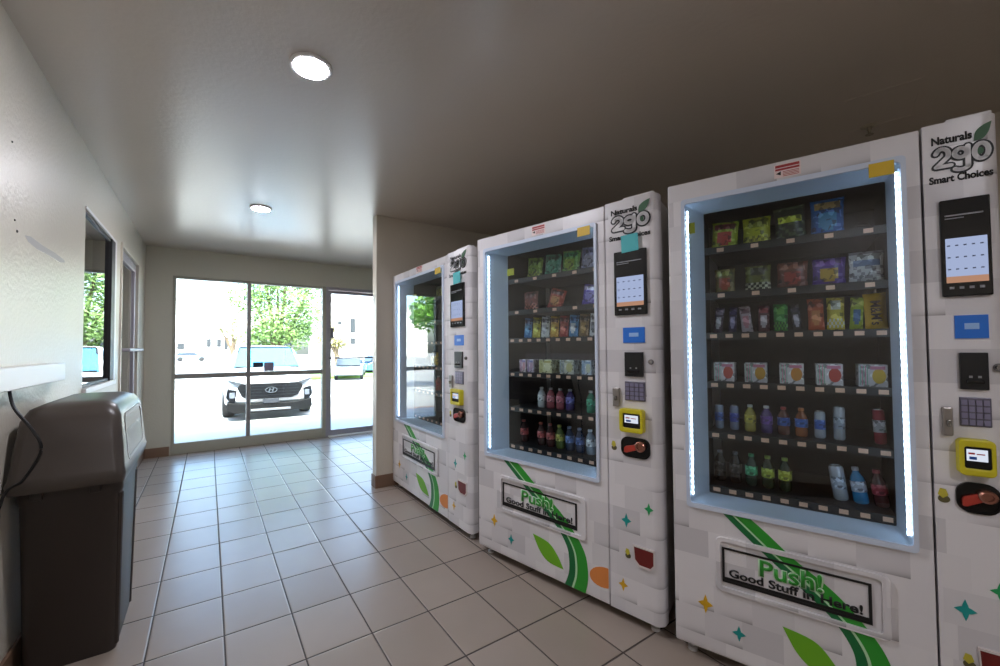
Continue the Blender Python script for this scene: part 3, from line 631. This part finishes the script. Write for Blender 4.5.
for k, (f, c, d) in enumerate(((.232, '#c9584a', 'leftmost'), (.385, '#d8a03a', 'second from left'), (.545, '#cf8a3a', 'middle'), (.70, '#b8433a', 'second from right'), (.862, '#e0b52a', 'rightmost'))):
    sbox(2, f, T4, .072, .076, ('#dcd5d8', '#7fb39a', '#cf7f9a', c), 'small striped snack box, %s of the five boxes %s' % (d, nm))
M3R5 = (('can', '#9aa6bb', '#3c5fa8', 'silver and blue slim can, leftmost'), ('can', '#8a94b0', '#22389a', 'dark blue can, second from left'), ('bottle', '#a89a4a', '#b8a52a', '#c9c9c9', 'yellow juice bottle'), ('bottle', '#55407a', '#7a52a8', '#d8d8d8', 'purple drink bottle'),
    ('bottle', '#6a3f34', '#3a5fae', '#b03a3a', 'brown bottle with blue label and red cap'), ('bottle', '#9a5a34', '#3a62b0', '#d07a3a', 'amber bottle with blue label and orange cap'), ('can', '#b9c0cc', '#2a55a8', 'slim white and blue can'),
    ('can', '#b9bcc4', '#8d94a5', 'tall silver can'), None, ('can', '#a32a3a', '#b8b4ba', 'red and white can, rightmost'))
for k, s in enumerate(M3R5):
    if not s: continue
    if s[0] == 'can': can(2, SL10[k]+.004, T5, .0165, .098 + (.022 if k in (7, 9) else 0), s[1], s[2], s[3]+' in the fifth row '+nm, -.05 if k == 9 else .0)
    else: bottle(2, SL10[k]+.004, T5, .0195, .106, s[1], s[2], s[3], s[4]+' in the fifth row '+nm)
M3R6 = (('bottle', '#1c1512', '#241a18', '#8a8a8e', 'dark cola bottle, leftmost'), ('bottle', '#1e1613', '#2c201c', '#7f7c80', 'dark cola bottle, second from left'), ('bottle', '#1f3a2c', '#3fae78', '#35a06c', 'dark bottle with mint green top'), ('bottle', '#26331a', '#a3b32a', '#8fae3a', 'yellow green soda bottle, left of two'),
    ('bottle', '#26331a', '#b0b42c', '#9ab23a', 'yellow green soda bottle, right of two'), None, None, ('can', '#c2c6ce', '#a9b2c4', 'tall white and silver energy can'), ('bottle', '#2f8cc0', '#b9bfca', '#d0d4da', 'white bottle with clear blue base'), ('bottle', '#4a1a22', '#a83242', '#b03a4a', 'dark bottle with red label, rightmost'))
for k, s in enumerate(M3R6):
    if not s: continue
    if s[0] == 'can': can(2, SL10[k]+.004, T6, .021, .122, s[1], s[2], s[3]+' in the bottom row '+nm, -.12)
    else: bottle(2, SL10[k]+.004, T6, .021, .125, s[1], s[2], s[3], s[4]+' in the bottom row '+nm, -.13 if k > 6 else 0.)
# middle machine
mm = 'in the middle machine'
for k, (c, kd, d) in enumerate(((('#8cae3a', '#a8b83a', '#6a8a2a'), 'low', 'light green chip bag, leftmost'), (('#3f9a78', '#5cae8c', '#2f7a5c'), 'oval', 'teal green chip bag, second from left'), (('#6aa83a', '#9ab83a', '#3a9a5a'), 'oval', 'grass green chip bag, third from left'), (('#8d90b8', '#a8a8c4', '#6a6c98'), 'oval', 'pale violet chip bag, fourth from left'))):
    bag('chip_bag', 1, (.30, .455, .60, .745)[k], T1, .098, .118, c, kd, d+' in the top row '+mm, 'chip bag', .1)
for f, c, kd, d, tl in ((.27, ('#7a3a35', '#b06a5a', '#5a2a28'), 'low', 'dark red snack bag, leftmost', 0), (.47, ('#a03a2c', '#c48a5a', '#5a231c'), 'oval', 'tilted red and brown snack bag', .3), (.745, ('#5a4aa8', '#8a80c8', '#b8b2d8'), 'oval', 'violet snack bag, rightmost', .15)):
    bag('chip_bag', 1, f, T2, .09, .105, c, kd, d+' in the second row '+mm, 'snack bag', tl)
for k, (c, d) in enumerate(((('#3a7ab8', '#6aa8d8', '#2a5a9a'), 'blue candy bar, leftmost'), (('#c2b83a', '#d8d25a', '#8a8428'), 'yellow candy bar, second from left'), (('#e0e0e0', '#b8b8c0', '#8a8a92'), 'white candy bar, third from left'), (('#c9972a', '#e0b84a', '#7a4a1c'), 'gold candy bar, fourth from left'), (('#a83a35', '#c86a5a', '#7a2422'), 'red candy bar, fifth from left'),
    (('#5a92c8', '#dfe6ee', '#3a6aa8'), 'blue and white candy bar, third from right'), (('#8a6a45', '#b8925a', '#5a4028'), 'brown candy bar, second from right'), (('#dcdcde', '#6a6a72', '#a8a8b0'), 'white and grey candy bar, rightmost'))):
    bag('candy_bar', 1, .235+.0765*k, T3, .05, .112, c, 'oval', d+' in the third row '+mm, 'candy bar', .08)
for k, (w, c, d) in enumerate(((.045, ('#dcc8cc', '#c87a8a', '#9a8ab8', '#d8a0a8'), 'small pink and white snack box, leftmost'), (.045, ('#d8c4d0', '#b87a9a', '#8a8ac0', '#c8a0b8'), 'small lilac snack box, second from left'), (.085, ('#e2dcae', '#d0c88a', '#c0b870', '#efe9c2'), 'wide cream snack box'), (.085, ('#d8d6c8', '#8fa0b8', '#b8b8a0', '#c9c08a'), 'wide white and grey snack box'), (.055, ('#cfd4dc', '#7a9ac8', '#9ab0c8', '#d8d8b8'), 'small pale blue snack box, rightmost'))):
    sbox(1, (.232, .30, .43, .60, .745)[k], T4, w, .074, c, d+' in the fourth row '+mm)
for k, s in ((2, ('#c8ccd0', '#e0e2e4', '#e8e8ea', 'clear white water bottle')), (3, ('#a85a62', '#c8808a', '#d8d0d2', 'pink drink bottle, left one of two')), (4, ('#a85a62', '#c4707c', '#d8d0d2', 'pink drink bottle, right one of two')), (5, ('#5a4a8a', '#7a78c0', '#c8c8d2', 'violet blue drink bottle')), (7, ('#2a8a6a', '#3aae88', '#d0d8d4', 'sea green drink bottle'))):
    bottle(1, SL10[k]+.01, T5, .023, .115, s[0], s[1], s[2], s[3]+' in the fifth row '+mm)
for k, s in ((0, ('#3a1c1c', '#b04a4a', '#c05a55', 'dark bottle with red label, leftmost')), (2, ('#3a1c1c', '#a84848', '#b85550', 'dark bottle with red label, third slot')), (3, ('#4a2222', '#b85a58', '#c06a64', 'reddish cola bottle, fourth slot')), (4, ('#5a6a34', '#a8a84a', '#c8c05a', 'yellow green bottle')), (5, ('#2a3a58', '#5a78b0', '#8a9ac0', 'blue labelled bottle, left one of two')), (6, ('#2a3a58', '#4a68a0', '#8a9ac0', 'blue labelled bottle, right one of two')), (7, ('#8a9aa8', '#c8d0d8', '#dfe4e8', 'pale blue and white bottle'))):
    bottle(1, SL10[k]+.01, T6, .025, .128, s[0], s[1], s[2], s[3]+' in the bottom row '+mm, -.06)
# farthest machine: what can be made out behind its reflections
fm_ = 'in the farthest machine'
for k, (c, d) in enumerate(((('#a8a03a', '#c8b84a', '#7a742a'), 'olive yellow chip bag'), (('#7a8a3a', '#9aa84a', '#5a6a2a'), 'mossy green chip bag'))):
    bag('chip_bag', 0, (.45, .70)[k], T1, .1, .1, c, 'oval', d+' in the top row '+fm_, 'chip bag')
for k, (c, d) in enumerate(((('#c8a23a', '#d8c05a', '#8a6a2a'), 'golden snack bag, left'), (('#c07a3a', '#d89a5a', '#8a5228'), 'orange snack bag, middle'), (('#4a9a8a', '#6ab8a8', '#2a6a5c'), 'turquoise snack bag, right'))):
    bag('chip_bag', 0, (.35, .55, .78)[k], T4, .1, .1, c, 'oval', d+' in the fourth row '+fm_, 'snack bag')
for k, (c, d) in enumerate(((('#c06a5a', '#b84a44', '#d8c8c4'), 'red drink bottle, left'), (('#c8b070', '#c88a3a', '#d8d0c0'), 'orange drink bottle, middle'), (('#a85a6a', '#b84a62', '#d8c8cc'), 'pink drink bottle, right'))):
    bottle(0, (.42, .60, .78)[k], T5, .024, .118, c[0], c[1], c[2], d+' in the fifth row '+fm_)

# ------------------------------------------------------------------ outside: building edge, walk, parking lot
GZ = -.15
structure('roof', B((-6, 9, YB-1.5, YF+.12, HC+.21, 3.1), (-6, 9, YF+.12, 3.15, 2.62, 2.95)), mat('#cbc5ba', .7))
structure('wall_facade', B((-6, XL-2.2, YF, YF+.12, GZ, 2.62), (XR+.15, 9, YF, YF+.12, GZ, 2.62), (XL-2.2, XR+.15, YF+.004, YF+.12, HC+.2, 2.62)), mat('#d5cdbd', .7))
def conc(name, a, b_, sc):
    m, nt, b = new_mat(name); tc_ = nd(nt, 'ShaderNodeTexCoord'); n = nd(nt, 'ShaderNodeTexNoise'); n.inputs['Scale'].default_value = sc; n.inputs['Detail'].default_value = 8
    nt.links.new(tc_.outputs['Object'], n.inputs[0]); nt.links.new(mixc(nt, n.outputs['Fac'], lin(a), lin(b_)), b.inputs['Base Color']); b.inputs['Roughness'].default_value = .85; return m
bm = B((-9, 12, YF+.12, 4.25, GZ-.2, -.012)); structure('sidewalk', bm, conc('sidewalk_concrete', '#a9a9ab', '#c2c1c0', 3))
structure('curb', B((-9, 12, 4.25, 4.40, GZ-.2, -.008)), mat('#d9a58c', .7), bevel=.02)
structure('parking_lot', B((-60, 80, 4.40, 110, GZ-.3, GZ)), conc('parking_asphalt', '#8f8d8a', '#a5a29e', .8))
for i, x in enumerate((-3.2, -.55, 3.1, 5.75)):
    tag(link('parking_line', B((x, x+.1, 4.6, 9.6, GZ, GZ+.003)), mat('#e9e7e2', .6)), ('white painted parking stripe left of the white car', 'white painted parking stripe close beside the white car', 'white painted parking stripe right of the white car', 'white painted parking stripe in front of the distant cars')[i], 'parking stripe', 'parking stripes')
structure('grass_verge', B((3.0, 60, 15.6, 18.2, GZ-.1, GZ+.1)), conc('verge_grass', '#5f8a3a', '#8fb55a', 4))

# white SUV parked facing the glass
def suv(loc, rz, label):
    K = .868; root = empty('parked_car', loc, rz); tag(root, label, 'car')
    Mw = mat('#dcdde0', .22, 0, .5, 0, .6); Mb = mat('#0e1014', .6, 0., .25); Mg = mat('#4889a9', .2, 0., .2); Mch = mat('#c4c8ce', .15, .9)
    def sec(y, z0, pts):   # half outline -> full loop, points (x,z) going up
        return [(x*K, y*K, z*K) for x, z in pts] + [(-x*K, y*K, z*K) for x, z in pts[::-1]]
    def skin(name, secs, m, cap=True, par=root, sm=True):
        bm = bmesh.new(); R_ = [[bm.verts.new(p) for p in s] for s in secs]; n = len(R_[0])
        for A, Z in zip(R_, R_[1:]):
            for i in range(n): bm.faces.new((A[i], A[(i+1) % n], Z[(i+1) % n], Z[i]))
        if cap: bm.faces.new(R_[0]); bm.faces.new(R_[-1][::-1])
        return link(name, bm, m, par, smooth=sm)
    S_ = []
    for y, w, zb, zs, zt, wt in ((0, .66, .42, .62, .80, .60), (.06, .80, .36, .66, .90, .72), (.22, .90, .30, .70, .96, .80), (.7, .93, .28, .78, 1.03, .86), (1.25, .93, .28, .82, 1.09, .88), (2.6, .93, .28, .84, 1.08, .90), (3.9, .93, .30, .84, 1.08, .89), (4.35, .90, .36, .80, 1.04, .86), (4.5, .80, .44, .76, .98, .74)):
        S_.append(sec(y, 0, [(w*.86, zb), (w*.97, zb+.05), (w, zs-.12), (w, zs), ((w+wt)/2+.01, (zs+zt)/2+.03), (wt, zt), (wt*.5, zt+.035), (0.001, zt+.045)]))
    skin('body', S_, Mw)
    G = []
    for y, w, z in ((1.15, .80, 1.08), (1.95, .66, 1.60), (2.3, .655, 1.645), (3.5, .64, 1.62), (4.2, .66, 1.42), (4.42, .76, 1.05)):
        G.append(sec(y, 0, [(.84, 1.02), (w+.02, max(1.04, z-.06)), (w*.9, z-.012), (w*.5, z), (.001, z+.006)]))
    skin('roof_cabin', G, Mw)
    # windscreen and side windows just proud of the cabin
    bm = bmesh.new()
    def quad(*p):
        v = [bm.verts.new((a*K, b*K, c*K)) for a, b, c in p]; bm.faces.new(v)
        w = [bm.verts.new((a*K, b*K, c*K-.02)) for a, b, c in p]; bm.faces.new(w[::-1])
        for i in range(len(v)): bm.faces.new((v[i], w[i], w[(i+1) % len(v)], v[(i+1) % len(v)]))
    quad((-.74, 1.16, 1.115), (.74, 1.16, 1.115), (.60, 1.90, 1.60), (-.60, 1.90, 1.60)); link('windscreen', bm, Mg, root)
    bm = bmesh.new(); quad((-.745, 1.155, 1.10), (-.70, 1.155, 1.10), (-.585, 1.90, 1.605), (-.615, 1.90, 1.605)); quad((.70, 1.155, 1.10), (.745, 1.155, 1.10), (.615, 1.90, 1.605), (.585, 1.90, 1.605)); quad((-.60, 1.875, 1.60), (.60, 1.875, 1.60), (.59, 1.93, 1.622), (-.59, 1.93, 1.622)); quad((-.7, 1.12, 1.105), (.7, 1.12, 1.105), (.7, 1.18, 1.135), (-.7, 1.18, 1.135))
    link('windscreen_trim', bm, Mb, root)
    for s in (-1, 1):
        bm = bmesh.new(); P_ = [(.875*s, 1.45, 1.10), (.875*s, 3.95, 1.10), (.715*s, 3.6, 1.53), (.715*s, 2.05, 1.53)]
        v = [bm.verts.new((a*K, b*K, c*K)) for a, b, c in P_]; w = [bm.verts.new(((a-.03*s)*K, b*K, c*K)) for a, b, c in P_]
        bm.faces.new(v); bm.faces.new(w[::-1])
        for i in range(4): bm.faces.new((v[i], w[i], w[(i+1) % 4], v[(i+1) % 4]))
        link('side_window', bm, Mg, root)
        bm = bmesh.new(); loft_pts = [(.93*s, 1.42, 1.10), (1.03*s, 1.38, 1.16)]; lathe(bm, [(.03, -.09), (.075, -.06), (.08, .05), (.04, .09)], 10, (1.03*s*K, 1.36*K, 1.17*K), axis='x'); tube(bm, [(.9*s*K, 1.42*K, 1.08*K), (1.0*s*K, 1.38*K, 1.13*K)], .018, 6)
        link('side_mirror', bm, Mw, root, smooth=True)
        # head lamps low in the corners and slim lamp wings up by the grille
        bm = bmesh.new(); prism(bm, [(x*s*K, z*K) for x, z in ((.66, .66), (.84, .70), (.87, .52), (.80, .42), (.70, .40))], -.005, .2); hl = link('headlamp', bm, mat('#14161b', .3, 0., .3), root, bevel=.01)
        link('lamp_lens', B(tuple(sorted((.70*s*K, .80*s*K))) + (-.012, 0, .50*K, .62*K)), mat('#6a6f7a', .2), hl, bevel=.01)
        bm = bmesh.new(); prism(bm, [(x*s*K, z*K) for x, z in ((.44, .78), (.80, .885), (.86, .87), (.62, .74), (.46, .68))], -.02, .12); link('running_lamp', bm, mat('#6a7078', .15, .5), root)
        for y in (.88, 3.6):
            bm = bmesh.new(); lathe(bm, [(.30*K, -.11), (.34*K, -.10), (.36*K, -.07), (.36*K, .07), (.34*K, .10), (.30*K, .11)], 28, (.82*s*K, y*K, .36*K), axis='x'); wh = link('wheel', bm, mat('#1d1e21', .7), root, smooth=True)
            bm = bmesh.new(); xo = .82*K + .105
            lathe(bm, [(.24*K, -.01), (.25*K, .01), (.05, .014)], 24, (xo*s, y*K, .36*K), axis='x'); link('wheel_rim', bm, mat('#7f838a', .3, .7), wh, smooth=True)
    bm = bmesh.new(); prism(bm, [(x*K, z*K) for x, z in ((-.60, .80), (.60, .80), (.66, .72), (.56, .52), (.42, .46), (-.42, .46), (-.56, .52), (-.66, .72))], -.03, .15); gr = link('grille', bm, Mb, root, bevel=.01)
    for k in range(4): link('grille_bar', B((-.56*K, .56*K, -.037, -.03, (.53+.065*k)*K, (.545+.065*k)*K)), mat('#1e2228', .4, .2), gr)
    bm = bmesh.new(); prism(bm, [(x*K, z*K) for x, z in ((-.84, .42), (-.5, .36), (.5, .36), (.84, .42), (.86, .24), (.7, .17), (-.7, .17), (-.86, .24))], -.04, .35); link('lower_bumper', bm, mat('#0d0e11', .65, 0., .25), root, bevel=.015)
    link('skid_plate', B((-.40*K, .40*K, -.05, 0, .20*K, .25*K)), mat('#9a9da3', .3, .6), root, bevel=.006)
    link('licence_plate', B((-.16*K, .16*K, -.052, -.035, .36*K, .46*K)), mat('#3a3d44', .5), root, bevel=.004)
    bm = bmesh.new(); E = lambda a, b: [(a*math.cos(2*PI*k/24), .65*K + b*math.sin(2*PI*k/24)) for k in range(24)]
    ring(bm, E(.105, .058), E(.09, .045), -.05, -.036)
    for pts in ([(-.055, -.034), (-.03, -.034), (-.008, .036), (-.03, .034)], [(.008, -.036), (.03, -.034), (.055, .034), (.03, .034)], [(-.03, -.012), (.024, .0), (.03, .014), (-.024, .004)]): prism(bm, [(x, .65*K+z) for x, z in pts], -.05, -.036)
    link('badge', bm, Mch, root)
    for s in (-1, 1):
        bm = bmesh.new(); tube(bm, [(.64*s*K, 2.15*K, 1.645*K), (.64*s*K, 2.3*K, 1.70*K), (.62*s*K, 3.7*K, 1.68*K), (.62*s*K, 3.8*K, 1.61*K)], .016, 6); link('roof_rail', bm, Mb, root, smooth=True)
    return root
suv((1.22, 5.45, GZ), -.045, 'white SUV parked outside, facing the glass front')

# simple far cars, each with body, glasshouse and wheels
def far_car(loc, rz, col, L, H_, label, pickup=False):
    root = empty('parked_car', loc, rz); tag(root, label, 'car')
    bm = bmesh.new(); prism(bm, [(-L/2, .3), (-L/2+.08, .78), (-L/2+.5, .92), (L/2-.9, .95), (L/2-.1, .82), (L/2, .5), (L/2-.05, .3)], -.85, .85); link('body', bm, mat(col, .3, .1, .5, 0, .5), root, bevel=.06, smooth=True)
    e = .25 if pickup else -L/2+.25
    bm = bmesh.new(); prism(bm, [(e, .9), (e+.35, H_), (L/2-1.75, H_), (L/2-1.0, .9)], -.72, .72); link('glasshouse', bm, mat('#39434f', .1, .2), root, bevel=.05, smooth=True)
    link('roof', B((e+.36, L/2-1.72, -.7, .7, H_-.02, H_+.04)), mat(col, .3, .1, .5, 0, .5), root, bevel=.03)
    for x in (-L/2+.8, L/2-.85):
        for s in (-1, 1):
            bm = bmesh.new(); lathe(bm, [(.27, -.1), (.33, -.08), (.33, .08), (.27, .1)], 18, (x, .78*s, .33), axis='y'); link('wheel', bm, mat('#1d1e21', .7), root, smooth=True)
    return root
far_car((8.6, 18.0, GZ), .05, '#3c5f8c', 4.2, 1.3, 'blue car parked across the lot, seen through the glass door').scale = (.75, .75, .75)
far_car((5.75, 15.6, GZ), 1.2, '#6f7780', 4.0, 1.3, 'grey car parked across the lot, left of the blue car').scale = (.7, .7, .7)
far_car((-1.6, 56, GZ), .1, '#6d8398', 4.3, 1.3, 'small grey blue car far off at the left').scale = (.8, .8, .8)

def building(x0, x1, y, h, wins, label, signs=()):
    root = empty('building', ((x0+x1)/2, y, GZ)); tag(root, label, 'building'); c = (x0+x1)/2
    link('facade', B((x0-c, x1-c, 0, 8, 0, h)), mat('#e8e3dc', .8), root)
    link('parapet', B((x0-c-.15, x1-c+.15, -.15, 8.15, h, h+.3)), mat('#d9d0c8', .8), root)
    for wx, wz, ww, wh in wins: link('window', B((wx-ww/2-c, wx+ww/2-c, -.04, .02, wz-wh/2-GZ, wz+wh/2-GZ)), mat('#24282d', .4), root)
    for wx, wz, ww, wh, cc in signs: link('wall_sign', B((wx-ww/2-c, wx+ww/2-c, -.08, 0, wz-wh/2-GZ, wz+wh/2-GZ)), mat(cc, .6), root)
building(-30, 5.0, 62, 8, ((.2, 2.15, .5, 1.1), (1.37, 2.15, .5, 1.1), (2.2, 2.05, .45, 1.7), (-2.9, 1.7, .8, .8), (-9, 2, 2, 1.4)), 'long low white building across the lot at the left', ((-.26, 4.6, 1.0, .9, '#55595e'),))
building(8.2, 30, 29.5, 5.2, ((8.95, 3.3, .3, .3), (9.98, 3.1, .42, 1.15), (9.98, 1.85, .42, .5), (9.3, 1.6, .3, .3), (14, 2.6, 1, 1.2)), 'white building across the lot at the right, behind the distant cars')

def leaf_mat(name, a, b_):
    m, nt, b = new_mat(name); oi = nd(nt, 'ShaderNodeTexCoord'); n = nd(nt, 'ShaderNodeTexNoise'); n.inputs['Scale'].default_value = 1.6
    nt.links.new(oi.outputs['Object'], n.inputs[0]); nt.links.new(mixc(nt, n.outputs['Fac'], lin(a), lin(b_)), b.inputs['Base Color']); b.inputs['Roughness'].default_value = .6
    b.inputs['Transmission Weight'].default_value = 0.0; return m
def tree(loc, blobs, nleaf, size, trunk, label, cols=('#2f6a24', '#8fc04a'), seed=1):
    rnd = random.Random(seed); root = empty('tree', loc); tag(root, label, 'tree')
    bm = bmesh.new(); tube(bm, [(0, 0, 0), (.06, 0, trunk*.5), (0, .05, trunk)], [.2, .15, .11], 8)
    for cx, cy, cz, r in blobs: tube(bm, [(0, 0, trunk*.85), (cx*.5, cy*.5, (trunk+cz)/2), (cx, cy, cz)], [.09, .06, .03], 6)
    link('trunk', bm, mat('#6b5a48', .8), root, smooth=True)
    verts, faces = [], []
    tot = sum(b[3]**2 for b in blobs)
    for cx, cy, cz, r in blobs:
        for _ in range(int(nleaf*r*r/tot)):
            d = Vector((rnd.gauss(0, 1), rnd.gauss(0, 1), rnd.gauss(0, 1))).normalized()*r*(rnd.random()**.45); d.z *= .8
            p = Vector((cx, cy, cz)) + d; a = Vector((rnd.gauss(0, 1), rnd.gauss(0, 1), rnd.gauss(0, .6))).normalized(); b = a.orthogonal().normalized()
            s = size*rnd.uniform(.7, 1.3); n = len(verts)
            verts += [p-a*s, p+b*s*.45, p+a*s, p-b*s*.45]; faces.append((n, n+1, n+2, n+3))
    me = D.meshes.new('crown'); me.from_pydata([tuple(v) for v in verts], [], faces); me.materials.append(leaf_mat('leaves', *cols))
    o = D.objects.new('crown', me); COL.objects.link(o); o.parent = root
tree((2.45, 14.0, GZ), [(-.9, 0, 3.3, .9), (0, .2, 3.9, 1.2), (.9, -.2, 3.0, 1.0), (-.2, -.3, 2.3, 1.0), (1.3, .1, 4.1, .85), (-.5, .3, 4.5, .9), (.5, 0, 1.9, .8), (-.6, .1, 1.7, .7), (.9, .2, 2.2, .7), (.4, .1, 5.0, .8)], 8000, .08, 1.3, 'large leafy green tree standing behind the white SUV', ('#3a6428', '#86a05a'), seed=3)
tree((1.15, 19, GZ), [(-.5, 0, 2.25, .42), (.2, 0, 2.0, .5), (0, .1, 2.7, .38)], 450, .08, 1.4, 'small thin yellow green tree left of the large tree', ('#6d7a4a', '#a0957a'), 5)
tree((5.6, 17.5, GZ), [(-.6, 0, 1.9, .42), (.1, 0, 1.7, .45), (-.3, 0, 2.4, .3)], 700, .08, 1.2, 'low sparse tree right of the large tree', ('#5c6a3a', '#a08a5a'), 6)
tree((-4.5, 9.0, GZ), [(0, 0, 3.2, 1.2), (.8, .3, 2.6, .9), (-.8, 0, 2.7, .9)], 3500, .1, 1.7, 'green tree outside, left of the glass front', seed=8)
